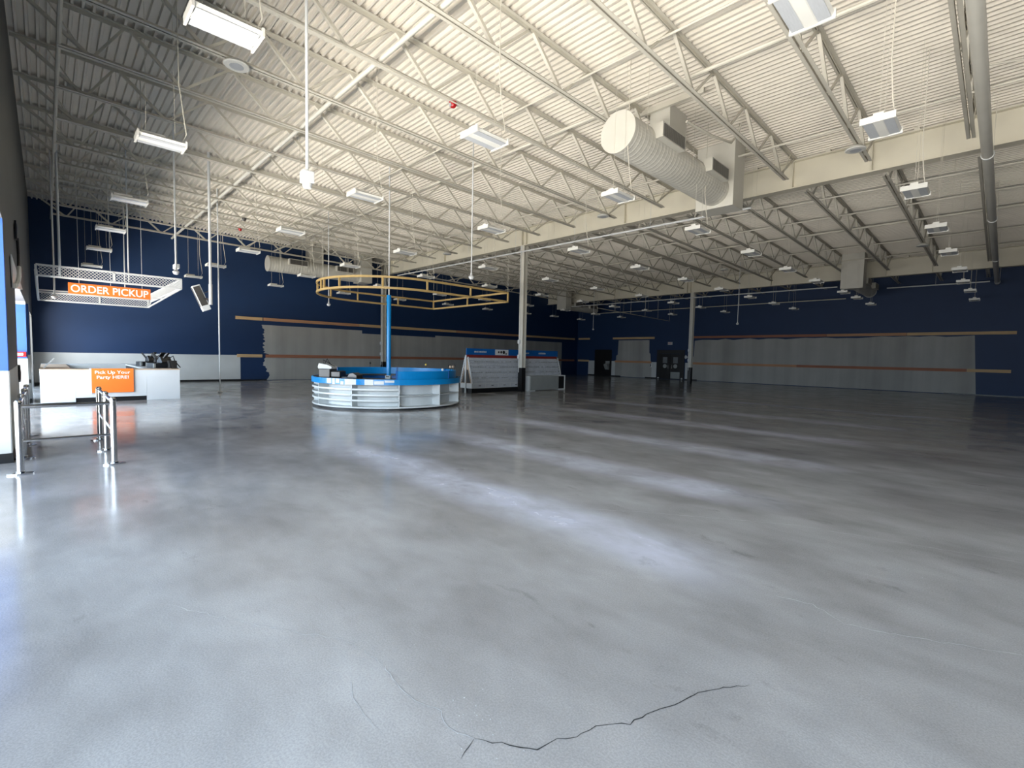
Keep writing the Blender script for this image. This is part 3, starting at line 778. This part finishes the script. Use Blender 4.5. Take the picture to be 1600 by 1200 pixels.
# ------------------------------------------------------------------ round kiosk
CX, CY = -14.36, 8.24
K = thing('round_kiosk', 'round white display kiosk with blue rim in mid room', 'kiosk', (CX, CY, 0))
c0 = (0, 0, 0)
MB().arcbox(c0, 0.9, 2.22, 0, 2 * PI, 0, .06, 72).build('toe_kick', 'black', K)
MB().arcbox(c0, 1.98, 2.06, 0, 2 * PI, .06, .74, 72).build('back_panel', 'shelf', K)
MB().arcbox(c0, 1.98, 2.38, 0, 2 * PI, .06, .1, 96).build('bottom_shelf', 'shelf', K)
angs = [-124, -89.8, -55.7, -22.5, 10.6, 44, 78, 112, 146, 180, 214]
for k, a in enumerate(angs):
    t_ = math.radians(a); u = Vector((math.cos(t_), math.sin(t_), 0)); v = Vector((-u.y, u.x, 0))
    q = MB(); P_ = []
    for r_ in (2.06, 2.37):
        for z in (.1, .74):
            for s in (-1, 1): P_.append(q.bm.verts.new(u * r_ + v * .014 * s + Vector((0, 0, z))))
    for f in ((0, 1, 3, 2), (4, 6, 7, 5), (0, 4, 5, 1), (2, 3, 7, 6), (0, 2, 6, 4), (1, 5, 7, 3)): q.bm.faces.new([P_[i] for i in f])
    q.build('divider', 'shelf', K)
    a1 = angs[(k + 1) % len(angs)] + (360 if k == len(angs) - 1 else 0)
    zs = (.26, .42, .58) if k in (0, 1, 2, 9, 10) else (.42,)
    for z in zs:
        s_ = MB().arcbox(c0, 2.06, 2.36, math.radians(a + .5), math.radians(a1 - .5), z, z + .014, 14).build('shelf', 'shelf', K)
        if len(zs) == 3:
            MB().arcbox(c0, 2.355, 2.375, math.radians(a + .5), math.radians(a1 - .5), z, z + .05, 14).build('shelf_lip', 'shelf', s_)
rim = MB().arcbox(c0, 2.34, 2.4, 0, 2 * PI, .74, .905, 96).build('blue_rim', 'dblue', K)
for a, b, z0_, z1_ in ((-77, -72.5, .76, .9), (-71.5, -69, .74, .9), (-68, -65, .78, .9), (-64, -61.5, .74, .83), (-60.5, -52, .74, .9), (-46, -40, .74, .9), (-39.5, -33, .76, .86), (-32.5, -26, .82, .88), (-58.5, -54, .86, .905)):
    MB().arcbox(c0, 2.395, 2.403, math.radians(a), math.radians(b), z0_, z1_, 6).build('peeled_patch', 'shelf', rim)
MB().arcbox(c0, 1.5, 2.34, 0, 2 * PI, .86, .9, 96).build('counter_top', 'dark', K)
MB().arcbox(c0, 1.62, 1.66, 0, 2 * PI, .06, .86, 72).build('inner_panel', 'sky', K)
MB().arcbox(c0, 2.18, 2.25, math.radians(-24), math.radians(204), .9, 1.14, 80).build('raised_wall', 'dblue', K)
q = MB()
for a in (-24, 26, 84, 142, 204): q.arcbox(c0, 2.15, 2.27, math.radians(a - .5), math.radians(a + .5), .9, 1.152, 1)
q.build('raised_wall_trim', 'sky', K)
t = thing('kiosk_pole', 'bright blue pole rising from the centre of the kiosk', 'pole', (CX, CY, 0))
MB().rod((0, 0, 0), (0, 0, 3.6), .072, 20).build('blue_pole', 'dblue', t, smooth=True)
MB().lathe([(.072, 0), (.082, 0), (.082, .07), (.072, .07)], 20, (0, 0, 3.4)).build('pole_collar', 'dblue', t)
MB().rod((0, 0, 3.6), (0, 0, deck_z(CY) - .002), .022, 10).build('upper_rod', 'white', t)
# machines on the kiosk
def onk(a, r_): t_ = math.radians(a); return (CX + r_ * math.cos(t_), CY + r_ * math.sin(t_), .9)
def cash(label, loc, rz, big=True):
    t = thing('register_terminal', label, 'register', loc, rz)
    MB().box(-.28, .1, -.2, .2, .0, .26).build('terminal_case', 'dark', t, bevel=.02)
    MB().box(.1, .42, -.16, .18, 0, .2).build('terminal_screen', 'satin', t, bevel=.03)
    return t
p_ = onk(-88, 2.02)
cash('grey and black register at the left end of the round kiosk', p_, math.radians(32))
t = thing('paper_stack', 'crumpled white papers lying on the kiosk register', 'paper', (p_[0] - .1, p_[1] - .06, p_[2] + .26), .5)
q = MB(); q.prism([(-.22, 0), (.24, 0), (.26, .06), (.1, .12), (-.2, .16), (-.24, .05)], 'y', -.14, .14); q.build('paper_sheets', 'wains', t)
MB().tube([(-.1, 0, .14), (-.02, .02, .3), (.04, 0, .22), (.12, .02, .12), (.25, .03, .08)], .012, 6).tube([(-.16, .03, .15), (-.14, .0, .26), (-.02, .02, .2), (.14, 0, .13)], .012, 6).build('black_cable', 'black', t)
t = thing('keyboard', 'black keyboard and scanner heap on the open side of the kiosk', 'keyboard', onk(-68, 1.85), math.radians(20))
MB().box(-.4, .1, -.09, .09, 0, .03).build('key_deck', 'satin', t)
MB().prism([(.02, 0), (.42, 0), (.4, .1), (.26, .17), (.1, .14)], 'y', -.13, .13).build('scanner_body', 'satin', t, bevel=.015)
t = thing('tag_printer', 'small grey tag printer on the kiosk counter by the pole', 'printer', onk(-30, 1.8), .6)
MB().box(-.08, .08, -.06, .06, 0, .1).build('printer_body', 'panelg', t, bevel=.01)
MB().box(-.05, .05, -.065, -.06, .05, .08).build('paper_slot', 'black', t)
for a, m, l in ((150, 'black', 'small black clip stand on far rim wall, left of pole'), (140, 'black', 'small round black stand on far rim wall, nearer the pole'), (103, 'yellow', 'small yellow lamp just right of the blue pole'),
                (42, 'black', 'small black stand on rim wall, right of the yellow lamp'), (28, 'black', 'small black stand at the middle of the near rim wall'),
                (4, 'edge', 'small tan stand near the right end of rim wall'), (-3, 'edge', 'small tan stand beside its twin on the rim wall'), (-12, 'white', 'small white knob on the near rim wall')):
    pass
for a, m, l, hh in ((168, 'black', 'small black clip stand on the far rim wall, left of the pole', .22), (156, 'black', 'small black knob stand on the far rim wall, beside the pole', .2),
                (112, 'yellow', 'small yellow lamp on the far rim wall, right of the pole', .2), (78, 'black', 'small black stand on the rim wall past the yellow lamp', .18),
                (62, 'dark', 'slim dark stand on the rim wall behind the raised corner', .22), (38, 'edge', 'tan clip stand near the right end of the rim wall', .2),
                (31, 'edge', 'second tan clip stand at the right end of the rim wall', .2), (18, 'white', 'small white knob on the right end of the rim wall', .07)):
    x, y, z = onk(a, 2.215)
    t = thing('clip_stand', l, 'clip stand', (x, y, 1.14))
    MB().rod((0, 0, 0), (0, 0, hh), .008, 6).build('stem', 'black' if m != 'white' else 'white', t)
    MB().lathe([(0, -.04), (.035, -.02), (.04, .02), (.02, .045), (0, .05)], 10, (0, 0, max(.04, hh - .08))).build('clip_head', m, t)

# tan ring frame above the kiosk
t = thing('ring_frame', 'tan tubular ring frame hanging above the round kiosk', 'ceiling frame', (CX, CY, 0))
RR = 2.23; x0, x1 = -RR, RR; ye = 3.35
def ringpts(z):
    P_ = [(x1, ye, z)]
    for k in range(33): a = -PI * k / 32.; P_.append((RR * math.cos(a), RR * math.sin(a), z))
    return P_ + [(x0, ye, z)]
for z, nm in ((3.86, 'upper_tube'), (3.55, 'lower_tube')):
    MB().tube(ringpts(z)[0:1] + [(x1, ye * .5, z)] + ringpts(z)[1:-1] + [(x0, ye * .5, z)] + ringpts(z)[-1:], 0, closed=True, wd=.05, ht=.06).build(nm, 'gold', t)
for (x, y) in ((x1, ye), (x0, ye), (0, ye), (x1, ye / 2), (x0, ye / 2), (x1, 0), (x0, 0)) + tuple((RR * math.cos(a), RR * math.sin(a)) for a in (-.6, -1.2, -PI / 2 - .05, -PI / 2 + .05, -2.1, -2.6)):
    MB().bar((x, y, 3.55), (x, y, 3.86), .045, .045).build('post', 'gold', t)
for (x, y) in ((x1, ye), (x0, ye), (x1, 0), (x0, 0), (0, -RR)):
    MB().rod((x, y, 3.86), (x, y, deck_z(CY + y) - .002), .004, 5).build('hanging_cable', 'steel', t)

# ------------------------------------------------------------------ card rack, grey display
t = thing('card_rack', 'long A-shaped greeting card rack with blue header behind column', 'card rack', (-16.5, 13.3, 0))
Lr = 6.1; HW = .4
MB().box(-HW + .06, HW - .06, .05, Lr, 0, .2).build('black_plinth', 'black', t)
b = MB().box(-HW, HW, 0, Lr, .2, .42).build('drawer_base', 'white', t)
q = MB()
for k in range(8):
    c = .45 + k * .76
    MB().box(HW, HW + .01, c - .34, c + .34, .23, .39).build('drawer_front', 'rack', b)
    q.box(HW + .01, HW + .03, c - .06, c + .06, .3, .325)
q.build('drawer_pull', 'black', b)
def slope(z): return HW - .02 - (z - .42) * (HW - .08) / 1.13
for s in (1, -1):
    pn = MB().prism([(s * slope(.42), .42), (s * slope(1.55), 1.55), (s * (slope(1.55) - .02), 1.55), (s * (slope(.42) - .02), .42)], 'y', .03, Lr - .03).build('sloped_panel', 'rack', t)
    for k in range(9):
        z = .47 + k * .12
        pk = MB().prism([(s * slope(z), z), (s * (slope(z) + .05), z + .01), (s * (slope(z) + .055), z + .055), (s * (slope(z) + .05), z + .055), (s * slope(z), z + .012)], 'y', .03, Lr - .03).build('card_pocket_row', 'rack', t)
        if s > 0:
            q = MB()
            for j in range(44):
                y = .06 + j * .137 + (random.random() < .5) * .01
                if random.random() < .8: q.box(slope(z) + .012, slope(z) + .03, y, y + .1, z + .01, z + .075 + random.random() * .02)
            q.build('card_divider', 'panelg' if k % 2 else 'white', pk)  # short upright card dividers standing in each pocket row
for yy in (0, Lr):
    for s in (-1, 1):
        pts = []
        for k in range(10):
            z = .42 + k * .126; pts.append((s * (slope(min(z, 1.55)) + .06), yy + .015, z)); pts.append((s * (slope(min(z + .1, 1.55)) + .03), yy + .015, min(1.58, z + .1)))
        MB().tube(pts, 0, wd=.03, ht=.05).build('end_rail', 'white', t)
MB().prism([(-.3, .44), (-.05, .44), (-.05, 1.02), (-.12, 1.02)], 'y', -.004, .01).prism([(.05, .44), (.3, .44), (.12, 1.02), (.05, 1.02)], 'y', -.004, .01).build('end_window', 'dark', t)
MB().prism([(-.36, .42), (.36, .42), (.05, 1.5), (-.05, 1.5)], 'y', .012, .03).build('end_panel', 'edge', t)
MB().box(-.035, .035, -.05, -.005, 0, 1.66).build('end_post', 'white', t)
h = MB().box(-.02, .02, 0, Lr + .1, 1.68, 1.97).build('header_board', 'sky', t)
MB().box(-.03, .03, 0, Lr, 1.56, 1.68).build('header_strip', 'rust', t)
MB().box(.02, .026, 1.7, 2.55, 1.69, 1.95).build('number_placard', 'white', h)
q = MB()
for y, rr_ in ((1.92, .05), (2.08, .06), (2.25, .08), (2.4, .04)): q.lathe([(0, 0), (rr_, 0), (rr_, .004), (0, .004)], 14, (.026, y, 1.83 if rr_ > .045 else 1.76), 'x')
q.build('placard_picture', 'black', h)
q = MB(); rnd = random.Random(3)
for s0, n in ((.45, 12), (3.4, 10), (4.7, 9)):              # small unreadable header lettering
    for j in range(n): q.box(.02, .026, s0 + j * .06, s0 + j * .06 + rnd.uniform(.025, .045), 1.79, 1.79 + rnd.uniform(.055, .085))
q.build('header_lettering', 'wains', h)

t = thing('display_cabinet', 'low grey half-height cabinet just right of the near column', 'cabinet', (-15.85, 16.55, 0))
MB().box(-.2, .2, 0, 2.1, .03, .72).build('cabinet_body', 'panelg', t, bevel=.005)
MB().box(-.21, .21, -.08, 0, 0, .72).build('end_panel', 'white', t)
MB().box(-.25, .2, 2.1, 2.62, 0, .05).box(-.25, .2, 2.1, 2.62, .69, .74).box(-.25, .2, 2.57, 2.62, .05, .69).box(-.25, -.23, 2.1, 2.57, .05, .69).build('open_bay_frame', 'white', t)
MB().box(-.05, .17, 2.1, 2.56, .06, .68).build('open_bay_back', 'black', t)
MB().box(.2, .26, -.25, .3, 0, .03).build('foot_plate', 'white', t)

# ------------------------------------------------------------------ order pickup counter
t = thing('pickup_counter', 'white U-shaped pickup counter with black kick under blue wall', 'counter', (-19.2, -.12, 0))
D = -.12
yA, yB_, yC, yE = -.02, .73, 2.43, 3.32
MB().box(-.6, 0, yA, yB_, .02, .97).build('left_unit', 'lam', t, bevel=.004)
MB().box(-.6, 0, yC, yE, .0, .97).build('right_unit', 'lam', t, bevel=.004)
MB().box(-.6, 0, yB_ + .003, yC - .003, .14, .97).build('middle_unit', 'lam', t, bevel=.004)
MB().box(-.55, -.08, yB_, yC, 0, .14).build('kick_board', 'black', t)
MB().box(-6.0, -.6, 2.5, yE, .02, .97).build('right_arm', 'lam', t)
MB().box(-5.9, -.6, 2.46, 2.5, .5, .94).build('right_arm_inner_face', 'black', t)
MB().box(-6.1, -.6, yA, .62, .02, .97).build('left_arm', 'lam', t)
MB().box(-6.7, -6.0, yA, yE, .02, .97).build('back_unit', 'wains', t)
MB().box(-.64, .015, yA - .01, yE + .01, .97, 1.0).build('front_top', 'edge', t)
MB().box(-6.0, -.64, 2.46, yE + .01, .97, 1.0).build('right_arm_top', 'lam', t)
MB().box(-6.7, -6.0, yA, yE + .01, .97, 1.0).build('back_top', 'lam', t)
MB().box(-6.0, -.64, yA, .66, .97, 1.0).build('left_arm_top', 'edge', t)
MB().bar((-1.3, .05, .98), (-1.3, .3, 1.3), .5, .03).build('raised_flap', 'lam', t)
t = thing('pickup_sign', 'orange sign reading Pick Up Your Party HERE on the counter front', 'sign', (-19.175, 1.47, .64))
MB().box(-.02, .03, -.5, .5, -.36, .38).build('sign_panel', 'orange', t)
text('lettering', 'Pick Up Your', 'letter', t, (.034, 0, .25), (0, 1, 0), (0, 0, 1), .84, .125, .006, bold=.006)
text('lettering', 'Party HERE!', 'letter', t, (.034, 0, .1), (0, 1, 0), (0, 0, 1), .76, .125, .006, bold=.006)
MB().box(-.02, .03, -.54, -.5, -.38, .38).build('sign_edge', 'white', t)
# black register gear heaped on the right arm
for k, (x, y, rz, l) in enumerate(((-22.6, 2.75, .2, 'black register terminal on the pickup counter, farthest from the front edge'), (-21.4, 2.85, -.1, 'black register terminal in the middle of the pickup counter heap'), (-20.2, 2.8, .3, 'black register terminal nearest the pickup counter front edge'))):
    t = thing('register_terminal', l, 'register', (x, y, 1.0), rz, 'black register terminals heaped on the pickup counter')
    MB().box(-.26, .24, -.28, .12, 0, .17).build('cash_drawer', 'satin', t, bevel=.012)
    MB().box(.2, .245, -.3, -.24, .02, .16).build('drawer_side', 'panelg', t)
    MB().prism([(-.18, .17), (.16, .17), (.2, .2), (.05, .4), (-.14, .34)], 'y', -.02, .3).build('screen_head', 'satin', t, bevel=.015)
    MB().bar((0, .1, .3), (.12, .22, .52), .2, .03).bar((-.1, .0, .3), (-.16, -.12, .5), .05, .05).build('pin_pad', 'black', t)
    MB().tube([(.1, .2, .3), (.2, .32, .42), (.1, .42, .25), (.16, .5, .1), (.25, .52, .02)], .016, 6).build('black_cable', 'black', t)
    MB().box(.15, .3, .14, .4, .0, .26).build('receipt_printer', 'dark', t, bevel=.02)
t = thing('phone_stand', 'small black leaning stand alone at the counter right end', 'stand', (-19.75, 3.1, 1.0))
MB().bar((-.05, -.04, 0), (-.05, -.1, .26), .1, .02).box(-.1, .1, -.04, .14, 0, .02).build('stand_bracket', 'black', t)

# canopy frame above the counter
t = thing('canopy_frame', 'white mesh-sided canopy frame hanging over the pickup counter', 'ceiling frame', (0, 0, 0))
X0, X1, Ya, Yb = -25.3, -19.0, -.14, 3.25; Z0, Z1 = 3.38, 3.95
def mesh_panel(p0, p1, z0_, z1_, nm):
    q = MB(); p0 = Vector(p0); p1 = Vector(p1); L_ = (p1 - p0).length; h = z1_ - z0_; stp = .085
    n = int(L_ / stp)
    for k in range(-int(h / stp) - 1, n + 1):
        for sg in (1, -1):
            a0 = k * stp if sg > 0 else k * stp; pts = []
            s0, s1 = (a0, a0 + h) if sg > 0 else (a0 + h, a0)
            # clip to 0..L
            za, zb_ = z0_, z1_
            def cl(sA, zA, sB, zB, lim, lower):
                if (sA < lim) == lower and sA != sB:
                    f = (lim - sA) / (sB - sA); return lim, zA + (zB - zA) * f
                return sA, zA
            A = (s0, za); B = (s1, zb_)
            if max(s0, s1) <= 0 or min(s0, s1) >= L_: continue
            if A[0] < 0: A = cl(*A, *B, 0, True)
            if B[0] < 0: B = cl(*B, *A, 0, True)
            if A[0] > L_: A = cl(*A, *B, L_, False)
            if B[0] > L_: B = cl(*B, *A, L_, False)
            d = (p1 - p0) / L_
            q.bar(p0 + d * A[0] + Vector((0, 0, A[1])), p0 + d * B[0] + Vector((0, 0, B[1])), .012, .012)
    return q.build(nm, 'white', t)
mesh_panel((X1, Ya + .05, 0), (X1, Yb, 0), 3.66, 3.93, 'mesh_panel')
mesh_panel((X1, Yb, 0), (X0, Yb, 0), 3.66, 3.93, 'mesh_panel')
mesh_panel((X0, Ya + .05, 0), (X0, Yb, 0), 3.42, 3.68, 'mesh_panel')
q = MB()
for z in (3.65, 3.95): q.bar((X1, Ya, z), (X1, Yb, z), .05, .05).bar((X1, Yb, z), (X0, Yb, z), .05, .05)
q.build('upper_rails', 'white', t)
q = MB()
for z in (3.4, 3.7): q.bar((X0, Ya, z), (X0, Yb - .05, z), .05, .05)
q.bar((X0, Yb - .1, 3.4), (X0, Yb, 3.65), .05, .05).bar((X1, Yb, 3.65), (X0, Yb - .1, 3.4), .04, .04)
q.build('lower_rails', 'white', t)
q = MB()
for y in (Ya, 1.55, Yb): q.bar((X1, y, 3.65), (X1, y, 3.95), .05, .05)
for y in (Ya, 1.6, Yb - .1): q.bar((X0, y, 3.4), (X0, y, 3.7), .05, .05)
q.bar((X0, Yb, 3.65), (X0, Yb, 3.95), .05, .05)
q.build('posts', 'white', t)
MB().tube([(X1, Ya, 3.8), (-20.4, Ya, 3.62), (-22, Ya, 3.5), (-23.6, Ya, 3.42), (X0, Ya, 3.4)], .035, 8).build('curved_end_rail', 'white', t)
q = MB(); q.bar((-22.0, Ya, 3.5), (-22.0, Yb - .05, 3.53), .04, .04); q.build('cross_bar', 'white', t)
for x, y in ((X1, .35), (X1 - .02, 1.0 + .9), (X0, .3), (X0, 2.4)):
    MB().rod((x, y, 3.7), (x, y, hang_z(x, y)), .03 if y < .5 else .018, 10).build('hanger_rod', 'white', t)
t = thing('order_pickup_sign', 'orange hanging sign reading ORDER PICKUP inside the canopy frame', 'sign', (-20.0, 1.54, 3.46))
MB().box(-.02, .02, -1.0, 1.02, -.165, .165).build('sign_panel', 'orange', t)
text('lettering', 'ORDER PICKUP', 'letter', t, (.026, .01, 0), (0, 1, 0), (0, 0, 1), 1.9, .225, .008, bold=.012)
for y in (-.75, .0, .8): MB().rod((0, y, .165), (0, y, hang_z(-20.0, 1.5) - 3.46), .006, 5).build('hanging_wire', 'white', t)

# ------------------------------------------------------------------ stainless queue railing
t = thing('queue_railing', 'U-shaped stainless steel queue railing by the front wall', 'railing', (0, 0, 0))
def post(x, y):
    p_ = MB().rod((x, y, .02), (x, y, .93), .038, 18).build('post', 'chrome', t, smooth=True)
    q = MB(); pts = [(x + .13 * math.cos(a) * 1.0, y + .055 * math.sin(a)) for a in [2 * PI * k / 24 for k in range(24)]]
    pts = [(x + .055 * math.cos(a), y + .13 * math.sin(a)) for a in [2 * PI * k / 24 for k in range(24)]]
    q.prism(pts, 'z', 0, .018); q.lathe([(.038, .018), (.052, .018), (.048, .04), (.038, .045)], 18, (x, y, 0)); q.build('base_plate', 'chrome', p_)
    MB().lathe([(.038, .9), (.041, .93), (.03, .955), (0, .965)], 18, (x, y, 0)).build('post_cap', 'chrome', p_, smooth=True)
PY0, PY1 = -.27, .66
for x in (-8.74, -9.95, -11.2): post(x, PY1)
for x in (-8.74, -9.95, -11.2, -12.4): post(x, PY0)
for z, r_ in ((.875, .024), (.43, .019)):
    MB().rod((-8.74, PY0, z), (-8.74, PY1, z), r_, 12).build('cross_rail', 'chrome', t, smooth=True)
for y, xe in ((PY1, -11.2), (PY0, -12.4)):
    MB().rod((-8.74, y, .9), (xe, y, .9), .026, 12).build('hand_rail', 'chrome', t, smooth=True)
    MB().rod((-8.74, y, .47), (xe, y, .47), .019, 12).build('mid_rail', 'chrome', t, smooth=True)

# ------------------------------------------------------------------ small things on the front wall
t = thing('sun_patch_and_cable', 'pale triangle painted as a sun patch, with white cable on the dark front wall', 'painted_patch', (0, YF + .012, 0))
MB().box(-13.95, -13.3, 0, .03, 3.7, 4.05).build('junction_box', 'satin', t)
MB().tube([(-13.5, .03, 3.75), (-13.55, .035, 3.45), (-13.45, .035, 3.19)], .022, 8).build('black_cable', 'black', t)
MB().tube([(-13.45, .04, 3.19), (-13.2, .045, 2.98), (-12.5, .045, 2.8), (-11.6, .045, 2.67)], .03, 8).build('white_cable', 'letter', t)
MB().prism([(-11.23, 3.13), (-11.4, 2.6), (-16.4, 3.0)], 'y', 0, .015).build('painted_sun_patch', 'white', t)  # thin pale plate stands in for a triangular patch of sunlight
MB().prism([(-11.4, 2.6), (-11.4, 2.68), (-12.9, 2.8), (-12.9, 2.72)], 'y', .015, .05).build('pale_edge_strip', 'letter', t)
t = thing('alarm_box', 'small red and white alarm box on the front wall jamb', 'fire alarm', (-19.49, -.56, 1.42))
MB().box(0, .06, -.16, .16, -.07, .07).build('red_body', 'red', t)
MB().box(.06, .066, -.1, .1, -.03, .035).build('white_label', 'letter', t)
t = thing('wall_outlet', 'small dark outlet plate low on the pale wall stub', 'outlet', (-20.088, -.355, .62))
MB().box(0, .012, -.022, .022, -.05, .05).build('cover_plate', 'dark', t)
t = thing('card_reader', 'small dark round reader on the pale wall by the railing', 'reader', (-12.6, YF + .01, 1.15))
MB().lathe([(0, 0), (.16, 0), (.16, .03), (0, .04)], 16, (0, 0, 0), 'y').build('reader_body', 'black', t)
